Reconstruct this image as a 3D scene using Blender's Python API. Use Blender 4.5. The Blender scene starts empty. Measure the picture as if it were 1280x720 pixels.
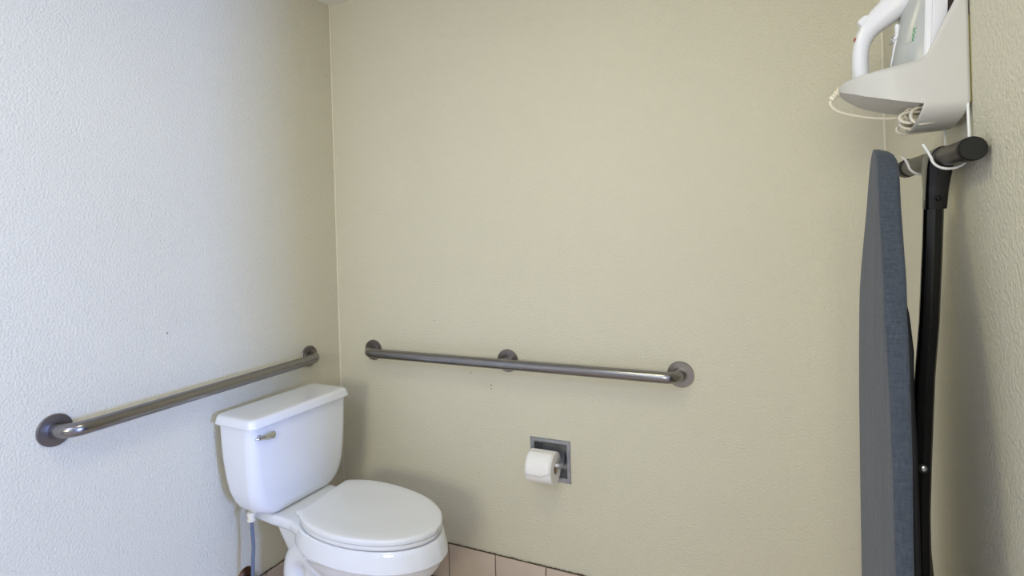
import bpy, bmesh, math, random
from math import sin, cos, pi, radians, sqrt
from mathutils import Vector, Matrix
random.seed(7)
scn = bpy.context.scene
COL = scn.collection

# ------------------------------------------------------------------ room measures (metres; x along back wall, y towards back wall, z up)
W = 1.9674          # right wall
H = 2.3058          # ceiling
YE = -1.12          # where the right wall ends (room opens to the right there)
XR, YF = 4.60, -4.4 # outer bounds of the space behind / beside the camera

# ------------------------------------------------------------------ materials
def new_mat(name):
    m = bpy.data.materials.new(name); m.use_nodes = True
    nt = m.node_tree
    return m, nt, nt.nodes['Principled BSDF']

def lin(c):
    return tuple(((v/255)/12.92 if v/255 <= .04045 else (((v/255)+.055)/1.055)**2.4) for v in c) + (1,)

def plain(name, rgb, rough=.5, metal=0, bump=None, spec=.5, coat=0, vary=None):
    m, nt, b = new_mat(name)
    b.inputs['Base Color'].default_value = lin(rgb)
    b.inputs['Roughness'].default_value = rough
    b.inputs['Metallic'].default_value = metal
    b.inputs['Specular IOR Level'].default_value = spec
    b.inputs['Coat Weight'].default_value = coat
    tc = nt.nodes.new('ShaderNodeTexCoord')
    if vary:
        n = nt.nodes.new('ShaderNodeTexNoise'); n.inputs['Scale'].default_value = vary[0]; n.inputs['Detail'].default_value = 4
        r = nt.nodes.new('ShaderNodeMix'); r.data_type = 'RGBA'
        r.inputs[6].default_value = lin(rgb); r.inputs[7].default_value = lin(vary[1])
        nt.links.new(tc.outputs['Object'], n.inputs['Vector'])
        nt.links.new(n.outputs['Fac'], r.inputs[0]); nt.links.new(r.outputs[2], b.inputs['Base Color'])
    if bump:
        n = nt.nodes.new('ShaderNodeTexNoise'); n.inputs['Scale'].default_value = bump[0]; n.inputs['Detail'].default_value = bump[3] if len(bump) > 3 else 2
        bp = nt.nodes.new('ShaderNodeBump'); bp.inputs['Strength'].default_value = bump[1]; bp.inputs['Distance'].default_value = bump[2]
        nt.links.new(tc.outputs['Object'], n.inputs['Vector'])
        nt.links.new(n.outputs['Fac'], bp.inputs['Height']); nt.links.new(bp.outputs['Normal'], b.inputs['Normal'])
    return m

WALL_RGB = (213, 208, 187)
def wall_mat(name, specks=()):
    m = plain(name, WALL_RGB, .48, bump=(165, 1.0, .0028, 2.5), spec=.4)
    nt = m.node_tree; b = nt.nodes['Principled BSDF']
    tc = nt.nodes.new('ShaderNodeTexCoord')
    # faint unevenness of the paint
    n = nt.nodes.new('ShaderNodeTexNoise'); n.inputs['Scale'].default_value = 3.0; n.inputs['Detail'].default_value = 3
    mx = nt.nodes.new('ShaderNodeMix'); mx.data_type = 'RGBA'
    mx.inputs[6].default_value = lin(WALL_RGB); mx.inputs[7].default_value = lin(tuple(v-5 for v in WALL_RGB))
    nt.links.new(tc.outputs['Object'], n.inputs['Vector']); nt.links.new(n.outputs['Fac'], mx.inputs[0])
    last = mx.outputs[2]
    for (p, r, c) in specks:       # small dents and scuffs
        d = nt.nodes.new('ShaderNodeVectorMath'); d.operation = 'DISTANCE'; d.inputs[1].default_value = p
        nt.links.new(tc.outputs['Object'], d.inputs[0])
        mr = nt.nodes.new('ShaderNodeMapRange'); mr.inputs[1].default_value = r*.5; mr.inputs[2].default_value = r
        mr.inputs[3].default_value = .8; mr.inputs[4].default_value = 0
        nt.links.new(d.outputs['Value'], mr.inputs[0])
        k = nt.nodes.new('ShaderNodeMix'); k.data_type = 'RGBA'; k.inputs[7].default_value = lin(c)
        nt.links.new(mr.outputs[0], k.inputs[0]); nt.links.new(last, k.inputs[6]); last = k.outputs[2]
    nt.links.new(last, b.inputs['Base Color'])
    return m

M = {}
M['wall_l'] = wall_mat('paint_left', [((0, -.745, 1.055), .004, (120, 108, 80))])
M['wall_b'] = wall_mat('paint_back', [((.632, 0, .805), .0035, (120, 105, 80)), ((.716, 0, .765), .004, (120, 105, 80)), ((.716, 0, .752), .0035, (120, 105, 80)), ((.475, 0, .995), .003, (130, 115, 85))])
M['wall_r'] = wall_mat('paint_right')
M['ceiling'] = plain('ceiling_paint', (232, 230, 224), .8, bump=(70, .4, .002))
M['caulk'] = plain('caulk', (221, 215, 195), .55)
M['porcelain'] = plain('porcelain', (226, 228, 230), .07, spec=.6, coat=.3)
M['seat_plastic'] = plain('seat_plastic', (224, 225, 225), .22, spec=.5)
M['deck_rubber'] = plain('gasket_rubber', (70, 68, 64), .7)
M['steel'] = plain('brushed_steel', (150, 148, 148), .21, 1.0, bump=(400, .06, .0003), vary=(30, (138, 136, 136)))
M['flange'] = plain('satin_flange_steel', (140, 134, 131), .36, 1.0)
M['chrome'] = plain('chrome', (205, 207, 210), .12, 1.0)
M['recess'] = plain('dull_chrome', (190, 192, 196), .5, .75, vary=(80, (150, 152, 156)))
M['chrome_worn'] = plain('worn_chrome', (196, 200, 208), .30, 1.0, vary=(60, (150, 152, 158)))
M['paper'] = plain('tissue', (240, 238, 234), .95, bump=(300, .25, .0006), spec=.1)
M['card'] = plain('cardboard', (178, 160, 130), .9)
M['white_plastic'] = plain('white_plastic', (218, 218, 222), .28)
M['caddy'] = plain('holder_plastic', (192, 190, 184), .42)
M['gap_shade'] = plain('olive_edge', (120, 112, 44), .8)  # olive adhesive line, with the shade of the wall gap put into its colour
M['wire'] = plain('white_coated_wire', (226, 226, 224), .35)
M['sole'] = plain('dark_soleplate', (58, 48, 44), .3, .4)
M['tank_grey'] = plain('smoke_tank', (168, 170, 167), .3)
M['green'] = plain('green_print', (70, 150, 80), .5)
M['grey_print'] = plain('grey_print', (120, 122, 120), .5)
M['red'] = plain('red_mark', (140, 40, 44), .4)
M['cord'] = plain('cream_cord', (224, 216, 196), .5)
M['black'] = plain('black_paint', (9, 8, 9), .22, spec=.5)
M['black_cap'] = plain('black_plastic', (7, 7, 8), .45, spec=.25)
M['tbar'] = plain('dark_taupe_tube', (62, 57, 52), .36, .3)
M['black_matte'] = plain('black_matte', (6, 6, 6), .6, spec=.2)
M['rivet'] = plain('rivet_steel', (180, 180, 182), .25, 1)
M['hose'] = plain('braided_hose', (96, 106, 124), .55, bump=(500, .5, .0008))
M['nut'] = plain('cream_nut', (226, 220, 200), .4)
M['brass'] = plain('old_brass', (112, 84, 62), .35, .9, vary=(40, (70, 50, 38)))

def fabric():
    m, nt, b = new_mat('grey_blue_fabric')
    b.inputs['Roughness'].default_value = .9; b.inputs['Specular IOR Level'].default_value = .15
    b.inputs['Sheen Weight'].default_value = .15
    tc = nt.nodes.new('ShaderNodeTexCoord')
    mp = nt.nodes.new('ShaderNodeMapping'); mp.inputs['Scale'].default_value = (300, 300, 60)
    n = nt.nodes.new('ShaderNodeTexNoise'); n.inputs['Scale'].default_value = 1; n.inputs['Detail'].default_value = 3
    mp2 = nt.nodes.new('ShaderNodeMapping'); mp2.inputs['Scale'].default_value = (60, 60, 420)
    n2 = nt.nodes.new('ShaderNodeTexNoise'); n2.inputs['Scale'].default_value = 1; n2.inputs['Detail'].default_value = 2
    ad = nt.nodes.new('ShaderNodeMath'); ad.operation = 'ADD'
    mr = nt.nodes.new('ShaderNodeMapRange'); mr.inputs[1].default_value = .6; mr.inputs[2].default_value = 1.4
    mx = nt.nodes.new('ShaderNodeMix'); mx.data_type = 'RGBA'
    mx.inputs[6].default_value = lin((53, 59, 68)); mx.inputs[7].default_value = lin((77, 83, 91))
    for p, q in ((mp, n), (mp2, n2)):
        nt.links.new(tc.outputs['Object'], p.inputs['Vector']); nt.links.new(p.outputs['Vector'], q.inputs['Vector'])
    nt.links.new(n.outputs['Fac'], ad.inputs[0]); nt.links.new(n2.outputs['Fac'], ad.inputs[1])
    nt.links.new(ad.outputs[0], mr.inputs[0]); nt.links.new(mr.outputs[0], mx.inputs[0])
    nt.links.new(mx.outputs[2], b.inputs['Base Color'])
    n3 = nt.nodes.new('ShaderNodeTexNoise'); n3.inputs['Scale'].default_value = 9; n3.inputs['Detail'].default_value = 3
    mp3 = nt.nodes.new('ShaderNodeMapping'); mp3.inputs['Scale'].default_value = (1, 1.6, .5)
    nt.links.new(tc.outputs['Object'], mp3.inputs['Vector']); nt.links.new(mp3.outputs['Vector'], n3.inputs['Vector'])
    b1 = nt.nodes.new('ShaderNodeBump'); b1.inputs['Strength'].default_value = .35; b1.inputs['Distance'].default_value = .012
    b2 = nt.nodes.new('ShaderNodeBump'); b2.inputs['Strength'].default_value = .3; b2.inputs['Distance'].default_value = .0008
    nt.links.new(n3.outputs['Fac'], b1.inputs['Height']); nt.links.new(ad.outputs[0], b2.inputs['Height'])
    nt.links.new(b1.outputs['Normal'], b2.inputs['Normal']); nt.links.new(b2.outputs['Normal'], b.inputs['Normal'])
    return m
M['fabric'] = fabric()

def tile(name, rgb, rgb2):
    return plain(name, rgb, .38, bump=(60, .15, .001), vary=(26, rgb2))
M['tile'] = tile('pink_beige_tile', (206, 190, 174), (194, 178, 164))
M['grout'] = plain('brown_grout', (88, 72, 58), .9, bump=(200, .5, .001))
M['carpet'] = plain('hall_floor', (150, 132, 112), .9, bump=(300, .5, .002))

# ------------------------------------------------------------------ mesh helpers
def finish(bm, angle=38):
    bmesh.ops.remove_doubles(bm, verts=bm.verts, dist=1e-6)
    bmesh.ops.recalc_face_normals(bm, faces=bm.faces)
    for f in bm.faces: f.smooth = True
    a = radians(angle)
    for e in bm.edges:
        if len(e.link_faces) == 2 and e.calc_face_angle(0) > a: e.smooth = False

def obj(name, bm, mat, parent=None, angle=38, recalc=True):
    if recalc: finish(bm, angle)
    me = bpy.data.meshes.new(name); bm.to_mesh(me); bm.free()
    for mm in (mat if isinstance(mat, (list, tuple)) else [mat]): me.materials.append(mm)
    o = bpy.data.objects.new(name, me); COL.objects.link(o)
    if parent: o.parent = parent
    return o

def thing(name, label, cat, loc=(0, 0, 0), rotz=0, group=None):
    o = bpy.data.objects.new(name, None); COL.objects.link(o)
    o.empty_display_size = .05
    o.location = loc; o.rotation_euler = (0, 0, rotz)
    o['label'] = label; o['category'] = cat
    if group: o['group'] = group
    return o

def struct(name, bm, mat, angle=38):
    o = obj(name, bm, mat, None, angle); o['kind'] = 'structure'
    if not name.startswith(('trim', 'base')):
        for p in o.data.polygons: p.use_smooth = False
    return o

def box(bm, lo, hi, bevel=0, seg=2, mi=0):
    r = bmesh.ops.create_cube(bm, size=1)
    vs = r['verts']
    for v in vs:
        v.co = Vector(((lo[i]+hi[i])/2 + v.co[i]*(hi[i]-lo[i])) for i in range(3))
    fs = set(f for v in vs for f in v.link_faces)
    for f in fs: f.material_index = mi
    if bevel:
        es = list(set(e for v in vs for e in v.link_edges))
        bmesh.ops.bevel(bm, geom=es, offset=bevel, segments=seg, affect='EDGES', profile=.6)

def rings(bm, secs, closed=True, cap0=True, cap1=True, mi=0):
    """loft through lists of points"""
    vv = [[bm.verts.new(p) for p in s] for s in secs]
    n = len(secs[0])
    for a, b in zip(vv[:-1], vv[1:]):
        for i in range(n if closed else n-1):
            j = (i+1) % n
            try: bm.faces.new((a[i], a[j], b[j], b[i])).material_index = mi
            except ValueError: pass
    if cap0: bm.faces.new(vv[0][::-1]).material_index = mi
    if cap1: bm.faces.new(vv[-1]).material_index = mi
    return vv

def frame_axes(t, up=Vector((0, 0, 1))):
    t = t.normalized()
    if abs(t.dot(up)) > .98: up = Vector((0, 1, 0))
    s = t.cross(up).normalized(); u = s.cross(t).normalized()
    return s, u

def tube(bm, path, r, n=16, caps=True, mi=0, prof=None):
    """sweep a circle (radius r: number or list) or profile along a path, parallel transported"""
    P = [Vector(p) for p in path]; m = len(P)
    T = []
    for i in range(m):
        a = P[max(i-1, 0)]; b = P[min(i+1, m-1)]
        T.append((b-a).normalized())
    s, u = frame_axes(T[0])
    secs = []
    for i in range(m):
        if i:
            q = T[i-1].rotation_difference(T[i]); s = q @ s; u = q @ u
        rr = r[i] if isinstance(r, (list, tuple)) else r
        if prof: secs.append([P[i] + s*(a*rr) + u*(b*rr) for a, b in prof])
        else: secs.append([P[i] + s*(rr*cos(2*pi*k/n)) + u*(rr*sin(2*pi*k/n)) for k in range(n)])
    rings(bm, secs, True, caps, caps, mi)

def spline(pts, n=12):
    """Catmull-Rom through points"""
    P = [Vector(p) for p in pts]; P = [P[0]*2-P[1]] + P + [P[-1]*2-P[-2]]
    out = []
    for i in range(1, len(P)-2):
        a, b, c, d = P[i-1:i+3]
        for k in range(n):
            t = k/n
            out.append(.5*((2*b)+(c-a)*t+(2*a-5*b+4*c-d)*t*t+(3*b-a-3*c+d)*t**3))
    out.append(P[-2]); return out

def bend_path(pts, rad, n=8):
    """polyline with rounded corners"""
    P = [Vector(p) for p in pts]; out = [P[0]]
    for i in range(1, len(P)-1):
        a = (P[i-1]-P[i]).normalized(); b = (P[i+1]-P[i]).normalized()
        s, e = P[i]+a*rad, P[i]+b*rad
        for k in range(n+1):
            t = k/n
            # circular arc for right angles
            c = s + b*rad
            if abs(a.dot(b)) < .05:
                out.append(c + (s-c)*cos(t*pi/2) + (e-c)*sin(t*pi/2))
            else:
                out.append((1-t)**2*s + 2*t*(1-t)*P[i] + t*t*e)
    out.append(P[-1]); return out

def lathe(bm, prof, origin, axis, n=32, mi=0):
    """prof: list of (r, h) along axis"""
    o = Vector(origin); a = Vector(axis).normalized(); s, u = frame_axes(a)
    secs = [[o + a*h + s*(r*cos(2*pi*k/n)) + u*(r*sin(2*pi*k/n)) for k in range(n)] for r, h in prof]
    rings(bm, secs, True, True, True, mi)

def interp(tab, x):
    if x <= tab[0][0]: return tab[0][1]
    for (a, va), (b, vb) in zip(tab[:-1], tab[1:]):
        if x <= b:
            t = (x-a)/(b-a); return va + (vb-va)*t
    return tab[-1][1]

# ================================================================== THE ROOM
def clean_joins(bm):
    """drop the doubled inner faces where blocks of one wall meet"""
    seen = {}
    for f in bm.faces:
        k = tuple(sorted(v.index for v in f.verts)); seen.setdefault(k, []).append(f)
    dead = [f for fs in seen.values() if len(fs) > 1 for f in fs]
    bmesh.ops.delete(bm, geom=dead, context='FACES_ONLY')
# the paper holder is let into the back wall: an opening is left there
HX0, HX1, HZ0, HZ1 = .878, 1.010, .458, .588
bm = bmesh.new()
xs = [-.1, HX0, HX1, W+.1]; zs = [0, HZ0, HZ1, H]
for i in range(3):
    for k in range(3):
        if i == 1 and k == 1: continue
        box(bm, (xs[i], 0, zs[k]), (xs[i+1], .09, zs[k+1]))
bmesh.ops.remove_doubles(bm, verts=bm.verts, dist=1e-5)
bm.verts.index_update(); clean_joins(bm)
struct('wall_back', bm, M['wall_b'])
bm = bmesh.new(); box(bm, (-.1, YF-.1, 0), (0, 0, H)); struct('wall_left', bm, M['wall_l'])
bm = bmesh.new(); box(bm, (W, YE, 0), (W+.11, 0, H), .004); struct('wall_right', bm, M['wall_r'])
bm = bmesh.new(); box(bm, (-.1, YF-.1, H), (XR+.1, .1, H+.08)); struct('ceiling', bm, M['ceiling'])
# space beside and behind the camera
bm = bmesh.new(); box(bm, (0, YF-.1, 0), (XR+.1, YF, H)); struct('wall_front', bm, M['wall_r'])
bm = bmesh.new(); box(bm, (W+.11, YE, 0), (XR+.1, YE+.1, H)); struct('wall_hall', bm, M['wall_r'])
WY0, WY1, WZ0, WZ1 = -2.38, -1.80, .70, 1.52
bm = bmesh.new()
ys = [YF, WY0, WY1, YE]; zs = [0, WZ0, WZ1, H]
for i in range(3):
    for k in range(3):
        if i == 1 and k == 1: continue
        box(bm, (XR, ys[i], zs[k]), (XR+.1, ys[i+1], zs[k+1]))
bmesh.ops.remove_doubles(bm, verts=bm.verts, dist=1e-5); bm.verts.index_update(); clean_joins(bm)
struct('wall_window_side', bm, M['wall_r'])
bm = bmesh.new()
for lo, hi in (((XR+.02, WY0, WZ0), (XR+.07, WY0+.04, WZ1)), ((XR+.02, WY1-.04, WZ0), (XR+.07, WY1, WZ1)),
               ((XR+.02, WY0+.04, WZ0), (XR+.07, WY1-.04, WZ0+.04)), ((XR+.02, WY0+.04, WZ1-.04), (XR+.07, WY1-.04, WZ1))):
    box(bm, lo, hi)
struct('window_1', bm, M['white_plastic'])
# floor: tiles with grout joints
bm = bmesh.new()
box(bm, (-.1, YF-.1, -.06), (XR+.1, .1, -.003), mi=1)
pt = .2007
nx = int(XR/pt)+1; ny = int(-YF/pt)+1
for i in range(nx):
    for j in range(ny):
        x0, y1 = .1137-pt+i*pt, -.012-j*pt
        a, b = max(x0+.002, .012), x0+pt-.002
        if b < .02 or b > XR: continue
        if y1-pt+.002 < YF: continue
        if a < W+.12 and b > W-.01 and y1 > YE-.02: b = min(b, W-.011)
        if b-a < .01: continue
        v = [bm.verts.new(p) for p in ((a, y1-pt+.002, 0), (b, y1-pt+.002, 0), (b, y1-.002, 0), (a, y1-.002, 0))]
        bm.faces.new(v)
        w = [bm.verts.new((q.co.x, q.co.y, -.003)) for q in v]
        for q in range(4): bm.faces.new((v[q], w[q], w[(q+1) % 4], v[(q+1) % 4]))
o = struct('floor', bm, [M['tile'], M['grout']])
# tile baseboards
ZT = .1409
def base_tiles(name, along, a0, a1, first, thick=.009):
    bm = bmesh.new()
    def P(u, d, z):   # u along wall, d out of wall
        return {'back': (u, -d, z), 'left': (d, u, z), 'right': (W-d, u, z)}[along]
    def bx(u0, u1, d0, d1, z0, z1, bevel=0, mi=0):
        p, q = P(u0, d0, z0), P(u1, d1, z1)
        box(bm, tuple(map(min, p, q)), tuple(map(max, p, q)), bevel, 2, mi)
    bx(a0, a1, 0, thick-.003, 0, ZT-.001, 0, 1)
    e = first
    edges = []
    while e > a0: e -= pt
    while e < a1: edges.append(e); e += pt
    edges.append(e)
    for u0, u1 in zip(edges[:-1], edges[1:]):
        b0, b1 = max(u0+.0019, a0), min(u1-.0019, a1)
        if b1-b0 > .01: bx(b0, b1, 0, thick, .002, ZT-.0015, .0012, 0)
    # ragged grout bead along the top
    rnd = random.Random(3)
    path = []; rad = []
    u = a0+.002
    while u < a1-.002:
        path.append(P(u, .0035+rnd.uniform(-.001, .0015), ZT+rnd.uniform(-.0015, .0012))); rad.append(rnd.uniform(.0013, .0034)); u += .006
    tube(bm, path, rad, 6, True, 1)
    return struct(name, bm, [M['tile'], M['grout']])
base_tiles('baseboard_back', 'back', 0.0, W, .5150)
base_tiles('baseboard_left', 'left', YF, -.009, -.012)
base_tiles('baseboard_right', 'right', YE, -.009, -.012)
# caulk beads in the corners
for k, (x, nm) in enumerate(((0.0015, 'trim_1'), (W-.0015, 'trim_2'))):
    bm = bmesh.new()
    rnd = random.Random(k)
    tube(bm, [(x, -.0015, ZT+.002+(H-ZT-.002)*i/60) for i in range(61)], [.0042+rnd.uniform(-.0006, .0006) for _ in range(61)], 10)
    struct(nm, bm, M['caulk'])

# ================================================================== GRAB BARS
HB = .862
def grab_bar(label, p0, p1, out, mid):
    """flange centres p0, p1 on the wall, out = unit vector off the wall"""
    p0, p1, out = Vector(p0), Vector(p1), Vector(out)
    t = thing('grab_bar', label, 'grab bar', p0, 0, 'grab bars on the walls')
    L = p1-p0; off = .057
    bm = bmesh.new()
    tube(bm, bend_path([out*.002, out*off, L+out*off, L+out*.002], .042, 12), .0182, 24)
    obj('rail', bm, M['steel'], t)
    spots = [Vector((0, 0, 0)), L] + ([L*.5] if mid else [])
    for s in spots:
        bm = bmesh.new()
        lathe(bm, [(.0412, 0), (.0412, .0045), (.0400, .0064), (.0222, .0068), (.0212, .0056), (.0190, .0056)], s, out, 48)
        f = obj('flange', bm, M['flange'], t, 25)
    if mid:
        bm = bmesh.new()
        lathe(bm, [(.0158, .002), (.0158, .030), (.0162, off-.008)], L*.5, out, 24)
        obj('support_post', bm, M['steel'], t)
    return t
grab_bar('long brushed steel grab bar with three flanges on the back wall above the paper roll', (.1792, 0, HB), (.1792+1.2192, 0, HB), (0, -1, 0), True)
grab_bar('shorter brushed steel grab bar with two flanges on the left wall above the toilet tank', (0, -.1779, HB), (0, -1.0488, HB), (1, 0, 0), False)

# ================================================================== TOILET (local x = forward from the left wall)
toilet = thing('toilet', 'white two-piece toilet with closed lid in the left corner', 'toilet', (0, -.386, 0), radians(-5))
def rrect(x0, x1, y0, y1, r, z, n=6):
    pts = []
    for cx, cy, a in ((x1-r, y1-r, 0), (x0+r, y1-r, 90), (x0+r, y0+r, 180), (x1-r, y0+r, 270)):
        for k in range(n+1):
            q = radians(a+90*k/n); pts.append((cx+r*cos(q), cy+r*sin(q), z))
    return pts
TK = bpy.data.objects.new('tank', None)
# --- tank
bm = bmesh.new()
secs = []
prof = [  # z, half width, back x, front x, corner radius
    (.440, .070, .110, .160, .020), (.4405, .105, .085, .176, .030), (.443, .128, .076, .186, .036), (.449, .146, .069, .1925, .040), (.459, .163, .062, .1975, .043),
    (.475, .178, .055, .201, .044), (.497, .188, .049, .2035, .043), (.53, .195, .043, .206, .040), (.58, .198, .039, .208, .037),
    (.64, .200, .036, .210, .034), (.70, .2015, .034, .211, .032), (.742, .202, .033, .212, .031)]
for z, hw, xb, xf, r in prof: secs.append(rrect(xb+.011, xf, -hw-.012*hw/.2+.013*max(0, (.62-z)/.17), hw-.001, r, z-.009*max(0, (.742-z)/.30), 8))
rings(bm, secs)
tank = obj('tank', bm, M['porcelain'], toilet, 40)
TROT = radians(2.2)
tank.rotation_euler = (0, 0, TROT); tank.location = (0, -.014, 0)
# --- tank lid
bm = bmesh.new()
secs = []
for z, g in ((.7415, -.005), (.7420, -.001), (.7435, .0), (.7475, .0), (.7600, -.004), (.7655, -.0065), (.7685, -.0095), (.7702, -.014), (.7710, -.022), (.7708, -.05)):
    secs.append(rrect(.034-g*.7, .2275+g, -.2225-g, .2045+g, max(.027+g*.5, .008), z, 8))
rings(bm, secs)
lid = obj('tank_lid', bm, M['porcelain'], toilet, 50); lid.rotation_euler = (0, 0, TROT); lid.location = (0, -.014, 0)
# --- flush lever
bm = bmesh.new()
lathe(bm, [(.0085, 0), (.0085, .004), (.006, .008), (.0045, .011)], (.2085, -.183, .7105), (1, 0, 0), 20)
secs = []
for t in range(13):
    q = t/12
    y = -.200 + q*.072
    hh = interp([(0, .002), (.12, .0045), (.35, .0068), (.6, .0105), (.85, .0122), (.95, .0108), (1, .006)], q)
    zc = .7095 - .004*q
    xc = .2175 + .007*sin(q*pi*.9)
    th = interp([(0, .002), (.15, .0045), (.85, .0045), (1, .0015)], q)
    secs.append([(xc+th*cos(a)*abs(cos(a))**-.3 if abs(cos(a)) > .01 else xc, y, zc+hh*sin(a)) for a in [2*pi*k/16 for k in range(16)]])
rings(bm, secs)
lv = obj('flush_lever', bm, M['chrome'], toilet, 60); lv['label'] = 'chrome flush lever'
lv.rotation_euler = (0, 0, TROT); lv.location = (0, -.014, 0)
# --- outline of the elongated rim / seat
OUT = [(.286, 0), (.2862, .060), (.2866, .110), (.2885, .1165), (.297, .1245), (.33, .1425), (.37, .157), (.42, .1655), (.47, .1685), (.52, .166), (.57, .1585), (.62, .1445), (.665, .1250), (.705, .0990), (.734, .0690), (.754, .0370), (.763, .0)]
def outline(dx0=0, dtip=0, dw=0, n=72):
    """closed outline; back moved by dx0, tip by dtip, half width by dw"""
    half = []
    P = spline([(x, y, 0) for x, y in OUT], 4)
    xa, xb = P[0].x, P[-1].x
    for p in P:
        t = (p.x-xa)/(xb-xa)
        half.append((p.x + dx0*(1-t) + dtip*t, p.y*(1+dw/.1685)))
    pts = half + [(x, -y) for x, y in half[-2:0:-1]]
    return pts
SEATROT = radians(-.4)
def seat_stack(name, layers, mat, ang=45):
    bm = bmesh.new(); secs = []
    for z, d0, dt, dw in layers: secs.append([(x-.16*y*max(0, 1-(x-.286)/.3), y, z+.003) for x, y in outline(d0, dt, dw)])
    rings(bm, secs)
    o = obj(name, bm, mat, toilet, ang); o.rotation_euler = (0, 0, SEATROT); return o
seat_stack('seat', [(.4325, .010, -.012, -.010), (.4335, .006, -.006, -.004), (.438, .004, -.003, -.002), (.445, .006, -.004, -.003), (.4475, .012, -.010, -.008)], M['seat_plastic'])
cover = seat_stack('seat_cover', [(.4485, .006, -.008, -.006), (.4495, .001, -.0015, -.001), (.4555, 0, 0, 0), (.4612, .0004, -.0006, -.0005), (.4636, .0022, -.0026, -.0022), (.4650, .0060, -.0070, -.0058), (.4657, .014, -.016, -.013),
           (.4660, .035, -.05, -.04), (.4646, .05, -.075, -.055), (.4642, .07, -.16, -.1), (.4642, .10, -.30, -.15)], M['seat_plastic'])
for s in (-1, 1):
    bm = bmesh.new()
    box(bm, (.262, s*.075-.021, .4325), (.292, s*.075+.021, .4475), .005, 3)
    obj('seat_hinge', bm, M['seat_plastic'], toilet)
# --- bowl (the vessel with its rim band)
bm = bmesh.new(); secs = []
RIM = [(.4305, .030, -.028, -.024), (.4312, .004, -.006, -.004), (.427, 0, -.001, 0), (.415, 0, .004, .002), (.395, -.002, .010, .005), (.382, -.002, .013, .007), (.3735, -.001, .0135, .0075),
       (.3705, .002, .0095, .0045), (.350, .006, -.002, -.002), (.325, .012, -.022, -.014), (.295, .020, -.050, -.030), (.26, .030, -.088, -.048), (.22, .04, -.128, -.066), (.17, .04, -.165, -.082), (.11, .03, -.185, -.088), (.05, .01, -.180, -.078), (.012, 0, -.172, -.066), (.0, 0, -.170, -.064)]
for z, d0, dt, dw in RIM: secs.append([(x, y, z) for x, y in outline(d0, dt, dw)])
rings(bm, secs)
obj('bowl', bm, M['porcelain'], toilet, 30)
# --- base: tank deck, pedestal and trapway, fused
bm = bmesh.new()
dk = []
for z, g in ((.391, -.012), (.397, -.003), (.405, 0), (.424, 0), (.4285, -.002), (.430, -.006)):
    # deck: narrow at the tank, flaring into the rim
    pts = []
    ol = [(.06, .118), (.10, .125), (.17, .128), (.22, .126), (.27, .128), (.31, .138), (.35, .146)]
    up = [(x-(g if i == 0 else 0), y+g) for i, (x, y) in enumerate(ol)]
    dk.append([(x, y, z) for x, y in up] + [(x, -y, z) for x, y in up[::-1]])
rings(bm, dk)
# pedestal web under the deck
secs = []
for z, x0, x1, hw in ((.40, .150, .40, .104), (.36, .163, .42, .098), (.30, .182, .44, .084), (.22, .20, .46, .070), (.12, .20, .50, .075), (.04, .19, .54, .098), (.0, .185, .56, .108)):
    secs.append(rrect(x0, x1, -hw, hw, .03, z, 5))
rings(bm, secs)
for s in (-1, 1):
    path = spline([(.47, s*.05, .10), (.415, s*.060, .185), (.365, s*.066, .262), (.305, s*.070, .312), (.247, s*.070, .290), (.226, s*.068, .225), (.236, s*.066, .13), (.255, s*.064, .045), (.26, s*.064, .0)], 6)
    tube(bm, path, [.044]*len(path), 18)
base = obj('base', bm, M['porcelain'], toilet)
md = base.modifiers.new('fuse', 'REMESH'); md.mode = 'VOXEL'; md.voxel_size = .0045; md.use_smooth_shade = True
sm = base.modifiers.new('soft', 'SMOOTH'); sm.factor = .5; sm.iterations = 7
# --- rubber gaskets between tank and deck
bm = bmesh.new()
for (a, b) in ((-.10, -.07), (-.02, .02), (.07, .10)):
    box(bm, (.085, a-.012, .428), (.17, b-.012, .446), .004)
obj('tank_gasket', bm, M['deck_rubber'], toilet)
for s in (-1, 1):
    bm = bmesh.new()
    lathe(bm, [(.014, 0), (.014, .006), (.011, .013), (.005, .017)], (.33, s*.103, .0), (0, 0, 1), 18)
    obj('floor_bolt_cap', bm, M['seat_plastic'], toilet)

# ================================================================== WATER SUPPLY
NX, NY = .115, -.560
sup = thing('water_supply_hose', 'grey-blue water hose with cream nut hanging under the toilet tank', 'hose', (NX, NY, .24))
bm = bmesh.new()
path = spline([(0, 0, .180), (0.0003, .002, .14), (.0005, .004, .095), (.000, .001, .05), (.000, -.001, .01), (-.003, -.003, -.05), (-.012, .002, -.105), (-.030, .028, -.138), (-.0460, .054, -.136), (-.048, .063, -.115), (-.048, .063, -.092)], 8)
tube(bm, path, .0055, 14)
obj('hose', bm, M['hose'], sup)
bm = bmesh.new()
lathe(bm, [(.008, .174), (.0125, .176), (.0135, .182), (.0105, .185), (.0105, .189), (.0125, .191), (.0125, .203), (.0105, .205)], (0, 0, 0), (0, 0, 1), 12)
obj('coupling_nut', bm, M['nut'], sup)
val = thing('shutoff_valve', 'old brass shutoff valve on the left wall under the hose', 'valve', (0, -.497, .172))
bm = bmesh.new(); lathe(bm, [(.032, 0), (.031, .003), (.022, .009), (.012, .012), (.010, .013)], (0, 0, 0), (1, 0, 0), 28)
obj('escutcheon', bm, M['brass'], val)
bm = bmesh.new(); lathe(bm, [(.0085, .008), (.0085, .045), (.012, .047), (.012, .082), (.009, .085)], (0, 0, 0), (1, 0, 0), 18)
lathe(bm, [(.010, -.026), (.010, -.008), (.007, -.006)], (.064+.003, 0, 0), (0, 0, 1), 14)
obj('body', bm, M['brass'], val)
bm = bmesh.new()
secs = []
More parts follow.
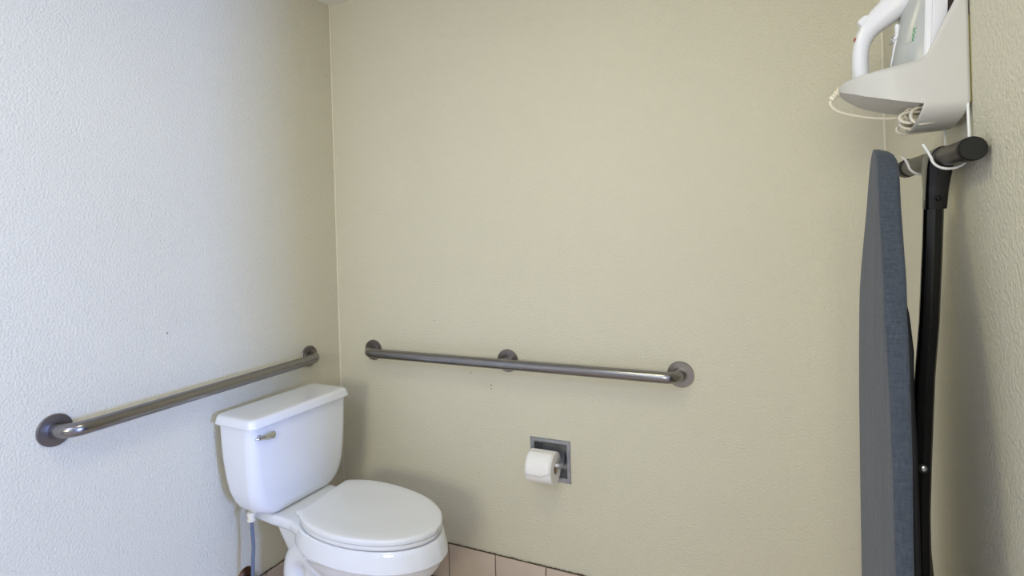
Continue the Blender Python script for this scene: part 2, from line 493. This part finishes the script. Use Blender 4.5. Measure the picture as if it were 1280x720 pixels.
for x in (.085, .088, .094, .097):
    g = .002 if x in (.085, .097) else 0
    secs.append([(x, (.021-g)*cos(2*pi*k/20)*(1 if k % 2 else .96), (.012-g)*sin(2*pi*k/20)) for k in range(20)])
rings(bm, secs)
obj('handle', bm, M['brass'], val)

# ================================================================== TOILET PAPER HOLDER (let into the back wall)
PX0, PX1, PZ0, PZ1 = .8680, 1.0190, .4490, .5970
pxc, pzc = (PX0+PX1)/2, (PZ0+PZ1)/2
ph = thing('toilet_paper_holder', 'square worn chrome recessed paper holder in the back wall', 'toilet paper holder', (pxc, 0, pzc))
bm = bmesh.new()
hx, hz = (PX1-PX0)/2, (PZ1-PZ0)/2
def sq(hx, hz, y): return [(-hx, y, -hz), (hx, y, -hz), (hx, y, hz), (-hx, y, hz)]
rings(bm, [sq(hx, hz, 0), sq(hx, hz, -.002), sq(hx-.0015, hz-.0015, -.0040), sq(hx-.012, hz-.012, -.0048), sq(hx-.0165, hz-.0165, -.0025), sq(hx-.019, hz-.019, .006)], True, False, False)
obj('frame', bm, M['chrome_worn'], ph, 12)
bm = bmesh.new()
rings(bm, [sq(hx-.019, hz-.019, .006), sq(hx-.0195, hz-.0195, .030), sq(hx-.026, hz-.028, .050), sq(hx-.034, hz-.036, .056)], True, False, True)
obj('recess', bm, M['recess'], ph, 25)
RY, RZ = -.0455, .5265-pzc
for s in (-1, 1):
    bm = bmesh.new()
    x = s*.0535
    secs = []
    for q in range(9):
        t = q/8
        y = .012 + (RY-.012)*t; zc = RZ + .012*(1-t)**2
        hh = .017*(1-t) + .0075*t; th = .0030 + .0010*t
        secs.append([(x-th, y, zc-hh), (x+th, y, zc-hh), (x+th, y, zc+hh), (x-th, y, zc+hh)])
    rings(bm, secs)
    lathe(bm, [(.0085, -.0045), (.0095, -.003), (.0095, .003), (.0085, .0045)], (x, RY, RZ), (1, 0, 0), 18)
    obj('arm', bm, M['chrome_worn'], ph, 30)
bm = bmesh.new(); lathe(bm, [(.0055, -.0525), (.0072, -.050), (.0072, 0), (.0066, .001), (.0066, .050), (.005, .0525)], (0, RY, RZ), (1, 0, 0), 18)
r_ = obj('roller', bm, M['white_plastic'], ph); r_['label'] = 'white plastic roller'
roll = thing('toilet_paper_roll', 'white toilet paper roll on the chrome holder below the long bar', 'toilet paper', (.9335, RY, .5265-.0108))
bm = bmesh.new()
R0, L0 = .053, .0475
n = 56
rnd = random.Random(5)
prf = [(.0195, -L0), (R0-.002, -L0), (R0, -L0+.002), (R0+.0006, -L0*.3), (R0, L0-.003), (R0-.002, L0), (.0195, L0)]
secs = [[Vector((h, rr*cos(2*pi*k/n)*1.0, rr*sin(2*pi*k/n)*1.02)) for k in range(n)] for rr, h in prf]
rings(bm, secs, True, False, False)
obj('paper', bm, M['paper'], roll, 40)
bm = bmesh.new()
secs = [[Vector((h, rr*cos(2*pi*k/32), rr*sin(2*pi*k/32))) for k in range(32)] for rr, h in ((.0188, -L0), (.0197, -L0), (.0197, L0), (.0188, L0), (.0182, L0-.001), (.0182, -L0+.001), (.0188, -L0))]
rings(bm, secs, True, False, False)
obj('core', bm, M['card'], roll)
# loose folded sheet end lying over the front
bm = bmesh.new(); grid = []
for i in range(15):
    a = radians(100 + 95*i/14); row = []
    lift = .0004 + .0016*max(0, (i-9)/5)**2
    for k in range(9):
        u = k/8
        xx = -L0+.002 + u*(2*L0-.004)
        aa = a - (radians(15)*max(0, u-.62)/.38 if i == 14 else radians(15)*max(0, u-.62)/.38*i/14)
        rr = R0+.0006+lift
        row.append(bm.verts.new((xx, rr*cos(aa+radians(0)), rr*1.02*sin(aa))))
    grid.append(row)
for a, b in zip(grid[:-1], grid[1:]):
    for k in range(8): bm.faces.new((a[k], a[k+1], b[k+1], b[k]))
o = obj('loose_sheet', bm, M['paper'], roll)
sd = o.modifiers.new('thick', 'SOLIDIFY'); sd.thickness = .0004

# ================================================================== IRON HOLDER on the right wall
HY = -.716        # middle of the holder
hold = thing('iron_holder', 'cream plastic wall holder with wire hooks carrying the iron on the right wall', 'iron holder', (W, HY, 1.60))
def hx(x): return x-W
def hz_(z): return z-1.60
TIP = 1.797
HWM = .062
def half_w(x):
    if x >= 1.875: return HWM
    t = (1.875-x)/(1.875-TIP); return HWM*sqrt(max(0, 1-t**2.1))**1.15
top_tab = [(1.797, 1.5715), (1.805, 1.5755), (1.83, 1.5790), (1.8497, 1.5812), (1.88, 1.5856), (1.896, 1.5886), (1.9051, 1.5915), (1.909, 1.5943), (1.912, 1.5978), (1.9155, 1.6035), (1.9189, 1.6102), (1.927, 1.6275), (1.9349, 1.6453), (1.9485, 1.6734), (1.956, 1.692), (1.966, 1.720)]
bot_tab = [(1.797, 1.5650), (1.803, 1.5585), (1.83, 1.5440), (1.8486, 1.5370), (1.88, 1.5275), (1.9065, 1.5217)]
XT = 1.9065       # where the cord trough starts
bm = bmesh.new()
N = 8
def sec_tray(x):
    w = half_w(x); zt, zb = interp(top_tab, x), interp(bot_tab, x)
    p = [(hx(x), -w, hz_(zt))]
    for k in range(1, N): p.append((hx(x), -w, hz_(zt+(zb-zt)*k/N)))
    for k in range(2*N+1):
        p.append((hx(x), -w+2*w*k/(2*N), hz_(zb)))
    for k in range(1, N): p.append((hx(x), w, hz_(zb+(zt-zb)*k/N)))
    p.append((hx(x), w, hz_(zt)))
    return p
ZS, ZBT = 1.5195, 1.4860      # trough: springing line and bottom
def sec_trough(x, lift=0):
    w = half_w(x); zt = interp(top_tab, x)
    p = [(hx(x), -w, hz_(zt))]
    zs = ZS + lift*.6; zb = ZBT + lift
    zm = bot_tab[-1][1]          # level of the tray floor: the side wall runs on below it without a seam
    for k in range(1, N+1): p.append((hx(x), -w, hz_(zt+(zm-zt)*k/N)))
    for k in range(2*N+1):
        a = pi*k/(2*N); p.append((hx(x), -w*cos(a), hz_(zs-(zs-zb)*sin(a))))
    for k in range(0, N): p.append((hx(x), w, hz_(zm+(zt-zm)*k/N)))
    p.append((hx(x), w, hz_(zt)))
    return p
xs = [TIP+.0004, TIP+.0015, TIP+.004, 1.805, 1.812, 1.820, 1.830, 1.840, 1.8497, 1.862, 1.875, 1.89, 1.896, 1.902, XT]
rings(bm, [sec_tray(x) for x in xs], False, False, False)
# front edge of the trough mouth leans towards the tip at the bottom
def mouth(p):   # shear the lower part of the mouth forward
    return p
xs2 = [XT, 1.909, 1.912, 1.9155, 1.9189, 1.923, 1.927, 1.931, 1.9349, 1.942, 1.9485, 1.953, 1.957, 1.961, 1.9652]
secs = []
for x in xs2:
    s = sec_trough(x)
    t = max(0, 1-(x-XT)/.02)
    s = [(a-.010*t*max(0, (hz_(ZS)-c)/(ZS-ZBT)), b, c) for a, b, c in s]
    # towards the wall the trough's end is cut back at the bottom
    t2 = max(0, (x-1.945)/(1.9652-1.945))
    s = [(a-.012*t2*max(0, min(1, (hz_(1.516)-c)/(1.516-ZBT)))**1.3, b, c) for a, b, c in s]
    secs.append(s)
rings(bm, secs, False, False, False)
# tray floor above the trough so the tray stays closed there
body = obj('body', bm, M['caddy'], hold, 50, False)
finishbm = bmesh.new(); finishbm.from_mesh(body.data); finish(finishbm, 50); finishbm.to_mesh(body.data); finishbm.free()
sd = body.modifiers.new('wall', 'SOLIDIFY'); sd.thickness = .0022; sd.offset = 0
bm = bmesh.new()
box(bm, (hx(XT)+.002, -HWM+.0012, hz_(1.5205)), (hx(1.958), HWM-.0012, hz_(1.5225)))
obj('tray_floor', bm, M['caddy'], hold)
# back plate
bm = bmesh.new()
box(bm, (hx(1.9575), -HWM+.0012, hz_(1.512)), (hx(1.9640), HWM-.0012, hz_(1.80)), .001)
obj('back_plate', bm, M['caddy'], hold)
bm = bmesh.new()
box(bm, (hx(1.9652), -HWM+.0004, hz_(1.516)), (hx(W), HWM-.0004, hz_(1.648)), .0003)
g_ = obj('gap_strip', bm, M['gap_shade'], hold); g_['label'] = 'olive strip for adhesive and gap shade behind the plate'
# wire hooks: down from the plate, under the foot of the ironing board and up to a tip
TBX, TBZ, TBR = 1.9372, 1.4372, .0165   # axis of the board's foot bar
for y, yt, tipup in ((-.064, -.046, .012), (.078, .080, .006)):
    bm = bmesh.new()
    r = TBR+.0036
    cx = TBX - .062*(y+HY-(-.72))
    pts = [Vector((hx(1.9622), y*.93, hz_(1.535))), Vector((hx(1.9622), y*.96, hz_(1.49))), Vector((hx(1.9622), y, hz_(TBZ+.006)))]
    for a in range(-5, 181, 12):
        q = radians(a)
        pts.append(Vector((hx(cx)+ (r+(.0035 if q > pi/2 else max(0, 1.9622-cx-r)))*cos(q), yt, hz_(TBZ) - r*sin(q))))
        pts[-1].y = y + (yt-y)*min(1, max(0, (a+5)/120))
    pts.append(Vector((hx(cx-r-.008), yt, hz_(TBZ+.009)))); pts.append(Vector((hx(cx-r-.014), yt, hz_(TBZ+.009+tipup))))
    path = spline(pts, 4)
    tube(bm, path, .0021, 10)
    h_ = obj('hook', bm, M['wire'], hold); h_['label'] = 'white coated wire hook'

# ================================================================== IRON (standing nose up in the holder)
iron = thing('clothes_iron', 'white steam iron standing nose up in the cream holder', 'iron', (W, HY, 1.60))
ZH, ZN = 1.566, 1.815       # heel and nose
def plan(scale, zh=ZH, zn=ZN, n=26):
    """outline of the sole in the (y, z) plane"""
    half = []
    for i in range(n+1):
        t = i/n
        z = zh + (zn-zh)*t
        w = .0535*sqrt(max(0, 1-max(0, (t-.28)/.72)**2.0)) if t > .28 else .0535*(1-.10*((.28-t)/.28)**2)
        half.append((w*scale, z))
    return half
def plate(bm, layers, zpow=0):
    secs = []
    for x, sc, zh, zn, tilt in layers:
        h = plan(sc, zh, zn)
        pts = [(hx(x)+tilt*(z-1.63), w, hz_(z)) for w, z in h] + [(hx(x)+tilt*(z-1.63), -w, hz_(z)) for w, z in h[-2::-1]]
        secs.append(pts)
    rings(bm, secs)
bm = bmesh.new(); plate(bm, [(1.9530, .94, ZH+.004, ZN-.003, .055), (1.9525, .99, ZH, ZN, .055), (1.9420, 1.0, ZH, ZN, .055), (1.9405, .96, ZH+.003, ZN-.004, .055)])
s_ = obj('soleplate', bm, M['sole'], iron); s_['label'] = 'dark brown soleplate'
bm = bmesh.new(); plate(bm, [(1.9405, .985, ZH+.001, ZN-.001, .055), (1.9380, 1.0, ZH, ZN, .055), (1.9230, .99, ZH+.001, ZN-.006, .055), (1.9215, .955, ZH+.002, ZN-.010, .055), (1.9205, .97, ZH+.002, ZN-.010, .055), (1.9145, .955, ZH+.003, ZN-.016, .055), (1.9125, .92, ZH+.004, ZN-.020, .055)])
obj('skirt', bm, M['white_plastic'], iron, 30)
bm = bmesh.new(); plate(bm, [(1.9130, .90, ZH+.004, 1.778, .06), (1.905, .88, ZH+.004, 1.766, .11), (1.894, .80, ZH+.005, 1.742, .16), (1.884, .62, ZH+.006, 1.716, .20), (1.8795, .40, ZH+.008, 1.700, .20)])
wt = obj('water_tank', bm, M['tank_grey'], iron, 40); wt['label'] = 'translucent grey water tank'
# handle: arch from the heel up and over to the nose
def hsec(c, t, a, b, n=18):
    """rounded section at c=(x,z), tangent t, half depth a (in x-z), half width b (in y)"""
    nx, nz = -t[1], t[0]; pts = []
    for k in range(n):
        q = 2*pi*k/n
        ca, sa = cos(q), sin(q)
        ca = math.copysign(abs(ca)**.8, ca); sa = math.copysign(abs(sa)**.8, sa)
        pts.append((hx(c[0]+nx*a*ca), b*sa, hz_(c[1]+nz*a*ca)))
    return pts
hp = [  # x, z, half depth, half width
    (1.900, 1.5640, .012, .030), (1.872, 1.5655, .012, .030), (1.845, 1.569, .0125, .025), (1.8318, 1.580, .0128, .021), (1.8300, 1.600, .0126, .0185), (1.8305, 1.622, .0125, .0175), (1.8340, 1.643, .0130, .0170), (1.8425, 1.661, .0150, .0172),
    (1.8550, 1.6760, .0185, .0180), (1.870, 1.6890, .0215, .0195), (1.887, 1.7030, .0235, .0215), (1.903, 1.7200, .0240, .0235), (1.917, 1.740, .0220, .0240), (1.927, 1.762, .0165, .0215), (1.932, 1.782, .0100, .016)]
P = spline([(a, b, 0) for a, b, _, _ in hp], 4); A = spline([(c, d, 0) for _, _, c, d in hp], 4)
secs = []
for i in range(len(P)):
    t = (P[min(i+1, len(P)-1)]-P[max(i-1, 0)]).normalized()
    secs.append(hsec((P[i].x, P[i].y), (t.x, t.y), A[i].x, A[i].y))
bm = bmesh.new(); rings(bm, secs)
handle = obj('handle', bm, M['white_plastic'], iron, 50)
def ipt(x, y, z): return (hx(x), y, hz_(z))
# raised button block on the bend of the handle
bm = bmesh.new()
c = Vector(ipt(1.8370, 0, 1.6790)); d = Vector((-.62, 0, .78)); s = Vector((.78, 0, .62))
secs = []
for h, g in ((-.010, 0), (.004, 0), (.0065, .0008), (.0078, .0025)):
    secs.append([c+d*h + s*(a*(.0085-g)) + Vector((0, 1, 0))*(b*(.0105-g)) for a, b in ((-1, -1), (1, -1), (1, 1), (-1, 1))])
rings(bm, secs)
bmesh.ops.bevel(bm, geom=[e for e in bm.edges], offset=.0012, segments=2, affect='EDGES')
obj('button', bm, M['white_plastic'], handle)
for q, (x, z) in enumerate(((1.8555, 1.6985), (1.8605, 1.7040), (1.8660, 1.7090))):
    bm = bmesh.new()
    lathe(bm, [(.0035, -.004), (.0035, .001), (.0025, .0018)], ipt(x, -.006, z), (-.68, -.15, .73), 12)
    obj('indicator', bm, M['red'] if q == 0 else M['grey_print'], handle)
bm = bmesh.new(); box(bm, ipt(1.8215, -.009, 1.646), ipt(1.8250, .001, 1.6525), .0008); o = obj('indicator', bm, M['red'], handle); o['label'] = 'dark red mark'
# steam slider standing off the tank's top edge
bm = bmesh.new()
sp = [(1.8735, 1.5915), (1.8780, 1.612), (1.8800, 1.626), (1.8830, 1.640), (1.8835, 1.655), (1.8825, 1.664)]
pp = spline([ipt(x, -.013, z) for x, z in sp], 4)
tube(bm, pp, [.0042*interp([(0, .6), (.1, 1), (.55, 1.05), (.9, 1.1), (1, .6)], i/(len(pp)-1)) for i in range(len(pp))], 12)
tube(bm, [ipt(1.8745, -.013, 1.636), ipt(1.8850, -.014, 1.646), ipt(1.8885, -.015, 1.650)], [.0035, .0062, .0045], 12)
obj('steam_slider', bm, M['white_plastic'], iron)
for k in range(3):
    bm = bmesh.new()
    z = 1.6325 + k*.0052; x = 1.8735 + k*.0016
    tube(bm, [ipt(x-.0035, -.0165, z-.0022), ipt(x+.002, -.0172, z+.0018)], .0009, 8)
    obj('grip_ridge', bm, M['grey_print'], iron)
# small green print on the side of the tank (marks only, no readable text in the photograph)
bm = bmesh.new()
def mark(bm, x, z, w, h):
    hit, p, nrm, _ = wt.ray_cast(Vector((hx(x), -.2, hz_(z))), Vector((0, 1, 0)))
    y = p.y if hit else -.04
    box(bm, (hx(x)-w/2, y-.0003, hz_(z)-h/2), (hx(x)+w/2, y+.0012, hz_(z)+h/2))
bpy.context.view_layer.update()
rnd = random.Random(4)
z = 1.6255
for k in range(6):
    mark(bm, 1.8985+.0005*k, z, .0044 if k % 2 else .0034, .0016); mark(bm, 1.8985+.0005*k+(.0014 if k % 2 else -.0012), z+.0012, .0010, .0022)
    z += .0036
o = obj('print', bm, M['green'], wt); o['label'] = 'small green print'
bm = bmesh.new()
for k in range(4): mark(bm, 1.8895+.0022*k, 1.6222+.0004*k, .0017, .0008)
o = obj('print', bm, M['grey_print'], wt); o['label'] = 'small grey print'

# cord: strain relief at the tip of the tray, slack under the tray, loops stuffed into the trough
bm = bmesh.new()
a = Vector(ipt(1.8010, .002, 1.5700)); b = Vector(ipt(1.7845, .004, 1.5520))
prof = []
L = (b-a).length
for k in range(22):
    t = k/21
    rr = .0064 - .0010*t
    if .12 < t < .78: rr += -.0011 if int(t*16) % 2 else .0004
    prof.append((rr, L*t))
prof[-1] = (.0028, L)
lathe(bm, prof, a, b-a, 16)
obj('strain_relief', bm, M['cord'], iron, 30)
bm = bmesh.new()
path = spline([b, Vector(ipt(1.7850, .005, 1.5440)), Vector(ipt(1.796, .008, 1.5320)), Vector(ipt(1.820, .013, 1.5235)), Vector(ipt(1.850, .018, 1.5165)), Vector(ipt(1.880, .015, 1.5125)), Vector(ipt(1.905, .005, 1.5120)), Vector(ipt(1.935, .0, 1.508))], 8)
tube(bm, path, .0025, 10)
loops = [  # (front x, half height, z centre, y, tilt)
    (1.8870, .0090, 1.4960, -.022, .30), (1.8905, .0105, 1.4900, -.004, .15), (1.8950, .0120, 1.4940, .012, -.1), (1.9000, .0135, 1.4960, -.034, .2), (1.8900, .0075, 1.4830, .024, -.2), (1.8990, .0100, 1.5020, .030, .0), (1.8960, .0095, 1.5030, -.012, -.3)]
for fx, hh, zc, y, tl in loops:
    pts = []
    for k in range(13):
        q = radians(-90 + 180*k/12)
        zc2 = zc + .0105; fx2 = fx - .006
        pts.append(Vector(ipt(fx2 + .016 - .016*cos(q)**.8 if cos(q) > 0 else fx2+.016, y + tl*hh*sin(q), zc2 + hh*sin(q))))
    pts = [Vector(ipt(1.950, y-.004, zc2-hh*.7))] + pts + [Vector(ipt(1.950, y+.004, zc2+hh*.7))]
    tube(bm, spline(pts, 3), .0027, 10)
obj('cord', bm, M['cord'], iron)

# ================================================================== IRONING BOARD (hanging by its foot on the wire hooks)
BY = -.72
board = thing('ironing_board', 'folded ironing board with grey-blue cover and black legs hanging by the right wall', 'ironing board', (1.84, BY, .12))
BZ = .12
wid = [(.120, .150), (.126, .175), (.145, .190), (.20, .197), (.40, .2035), (.70, .2040), (.85, .2010), (1.0, .1925), (1.1, .1760), (1.16, .1620), (1.2, .1490), (1.25, .1340), (1.30, .1080), (1.36, .0770), (1.40, .0620), (1.42, .0530), (1.436, .0440), (1.446, .034), (1.453, .022), (1.4575, .010), (1.459, .004)]
def bx_(z): return .0015*(z-1.2)/.24 + interp([(0, -.009), (1.0, -.006), (1.2, -.006), (1.44, .003)], z)
def board_secs(thk_tab, inset, x_off, zlist, rnd_):
    secs = []
    for z in zlist:
        w = interp(wid, z)-inset; th = interp(thk_tab, z); x0 = bx_(z)+x_off
        w = max(w, .004); r = min(rnd_, w*.8, th*.45)
        secs.append([(a, b, z-BZ) for a, b, _ in rrect(x0, x0+th, -w, w, r, 0, 5)])
    return secs
zl = [.120, .1225, .126, .135, .145, .17, .2] + [.2+.04*i for i in range(1, 25)] + [1.17, 1.185, 1.2, 1.215, 1.23, 1.25, 1.27, 1.285, 1.30, 1.32, 1.34, 1.36, 1.38, 1.40, 1.41, 1.42, 1.427, 1.432, 1.436, 1.440, 1.443, 1.446, 1.449, 1.451, 1.453, 1.4553, 1.457, 1.4583, 1.459]
zl = sorted(set(zl))
bm = bmesh.new()
rings(bm, board_secs([(0, .0225), (.9, .0230), (1.05, .026), (1.2, .0295), (1.36, .0300), (1.42, .030), (1.435, .0285), (1.447, .025), (1.454, .019), (1.459, .009)], 0, 0, zl, .007))
cov = obj('cover', bm, M['fabric'], board, 60)
bm = bmesh.new()
zl2 = [.128, .135, .15] + [.15+.05*i for i in range(1, 21)] + [1.18, 1.2, 1.215, 1.225]
rings(bm, board_secs([(0, .0075), (1.1, .0085), (1.15, .0115), (1.2, .0095), (1.215, .007), (1.225, .002)], .003, .0222, zl2, .003))
o = obj('underside_frame', bm, M['black_matte'], board, 40)
o['label'] = 'black metal underside'
# T-shaped foot: bar, two end caps, collar, sleeve
bx0 = TBX-1.84
def barx(y): return bx0 - .062*y
Y0, Y1 = -.142, .205
bm = bmesh.new()
tube(bm, [(barx(Y0+.03), Y0+.012, TBZ-BZ), (barx(0), 0, TBZ-BZ), (barx(Y1-.012), Y1-.012, TBZ-BZ)], .0157, 28)
foot = obj('foot_bar', bm, M['tbar'], board); foot['label'] = 'dark taupe foot bar'
for y, d in ((Y0, 1), (Y1, -1)):
    bm = bmesh.new()
    lathe(bm, [(.0110, .0004), (.0156, .0004), (.0163, 0), (.0172, .0012), (.0172, .030), (.0167, .033), (.0158, .0335)], (barx(y), y, TBZ-BZ), (0, d, 0), 32)
    obj('end_cap', bm, M['black_cap'], foot, 24)
bm = bmesh.new()
lathe(bm, [(.0160, -.030), (.0178, -.028), (.0178, .028), (.0160, .030)], (barx(.0), -.0, TBZ-BZ), (0, 1, 0), 30)
# sleeve narrows from the bar to the leg
secs = []
LX = [(1.357, 1.9275), (1.17, 1.9168), (1.08, 1.9088), (.93, 1.9005), (.85, 1.8970), (.10, 1.8900)]
def legx(z): return interp(LX[::-1], z)-1.84
for z, hw_, hy in ((1.440, .0165, .030), (1.425, .0175, .027), (1.405, .0165, .021), (1.385, .0155, .0165), (1.357, .0148, .0155), (1.355, .0140, .0145)):
    cx = interp([(1.355, legx(1.357)+.0005), (1.44, barx(0)-.003)], z)
    secs.append([(a, b, z-BZ) for a, b, _ in rrect(cx-hw_, cx+hw_, -hy, hy, .006, 0, 4)])
rings(bm, secs)
obj('sleeve', bm, M['black'], board, 30)
def leg(name, path, a, b):
    """folded tube: faceted section with one ridge towards the room"""
    prof = []
    pts = [(-a, -.2*b), (-a*.75, -.75*b), (-.12*a, -b), (-.02*a, -b*1.03), (.10*a, -b), (.70*a, -.80*b), (a*.95, -.25*b), (a, .25*b), (.7*a, .85*b), (0, b), (-.7*a, .85*b), (-a, .3*b)]
    bm = bmesh.new()
    secs = [[(x+p, y+q, z-BZ) for p, q in pts] for x, y, z in path]
    rings(bm, secs)
    return obj(name, bm, M['black'], board, 24)
zz = [1.37, 1.30, 1.17, 1.08, 1.0, .93, .85, .7, .5, .3, .14]
l1 = leg('leg', [(legx(z), 0, z) for z in zz], .0140, .0130)
# second leg: crosses the first at the rivet and swings out to the wall side lower down
l2 = leg('leg', [(legx(z)+interp([(.14, .044), (.70, .014), (.93, -.004), (1.15, -.010), (1.30, -.012)], z), .030, z) for z in (1.065, 1.0, .93, .85, .8, .75, .7, .5, .3, .14)], .0115, .011)
bm = bmesh.new()
lathe(bm, [(.0085, 0), (.0085, .0025), (.0075, .0035)], (legx(.93), -.0120, .93-BZ), (0, -1, 0), 20)
obj('pivot_washer', bm, M['black_cap'], l1)
bm = bmesh.new()
lathe(bm, [(.0052, .003), (.0052, .0045), (.0038, .0055), (.0030, .0055), (.0025, .0045), (.0012, .005)], (legx(.93), -.0120, .93-BZ), (0, -1, 0), 18)
obj('pivot_rivet', bm, M['rivet'], l1, 60)
bm = bmesh.new()
lathe(bm, [(.0045, 0), (.0045, .0012), (.0030, .0028), (.001, .0034)], (legx(1.375)+.003, -.0158, 1.372-BZ), (0, -1, 0), 18)
obj('sleeve_rivet', bm, M['black_cap'], l1, 60)

# ================================================================== CAMERA
cam = bpy.data.cameras.new('camera'); co = bpy.data.objects.new('camera', cam); COL.objects.link(co)
cam.sensor_width = 36; cam.lens = 711.518/1280*36
cam.shift_y = -74.542/1280; cam.clip_start = .02
r = Vector((0.90420367, 0.42602982, -0.03023752)); u = Vector((0.0266412, 0.0143994, 0.99954135)); f = Vector((-0.42626982, 0.90459452, -0.00167004))
co.matrix_world = Matrix(((r.x, u.x, -f.x, 1.69821), (r.y, u.y, -f.y, -1.86214), (r.z, u.z, -f.z, 1.34583), (0, 0, 0, 1)))
scn.camera = co

# ================================================================== LIGHT
def area(name, loc, target, size, power, rgb, size_y=None):
    l = bpy.data.lights.new(name, 'AREA'); l.energy = power; l.color = rgb
    l.shape = 'RECTANGLE' if size_y else 'SQUARE'; l.size = size
    if size_y: l.size_y = size_y
    o = bpy.data.objects.new(name, l); COL.objects.link(o)
    o.location = loc
    o.rotation_euler = (Vector(target)-Vector(loc)).to_track_quat('-Z', 'Y').to_euler()
    return o
# daylight through the side window
area('window_daylight', (XR+.015, (WY0+WY1)/2, (WZ0+WZ1)/2), (0, (WY0+WY1)/2, (WZ0+WZ1)/2), WY1-WY0, 158, (.25, .40, 1.0), WZ1-WZ0)
# ceiling lamp in the alcove
area('ceiling_lamp', (1.05, -1.15, H-.03), (1.05, -1.15, 0), .30, 5.0, (1.0, .94, .52))
# unseen cool fill added under the ceiling behind the camera, no real lamp
area('hall_fill', (1.0, -2.6, H-.03), (1.0, -2.6, 0), .8, 13, (.62, .70, 1.0))
# large lit opening of the room behind the camera
area('room_lamp', (1.62, -4.1, 1.66), (1.45, 0, 1.5), .75, 36, (1.0, .98, .78), .75)
wd = bpy.data.worlds.new('world'); scn.world = wd; wd.use_nodes = True
wd.node_tree.nodes['Background'].inputs[0].default_value = (.6, .75, 1, 1)
wd.node_tree.nodes['Background'].inputs[1].default_value = .0

scn.view_settings.view_transform = 'Standard'; scn.view_settings.look = 'None'
scn.view_settings.gamma = 1; scn.view_settings.use_curve_mapping = False
scn.view_settings.exposure = .05
scn.cycles.max_bounces = 10; scn.cycles.diffuse_bounces = 6
scn.cycles.use_denoising = True
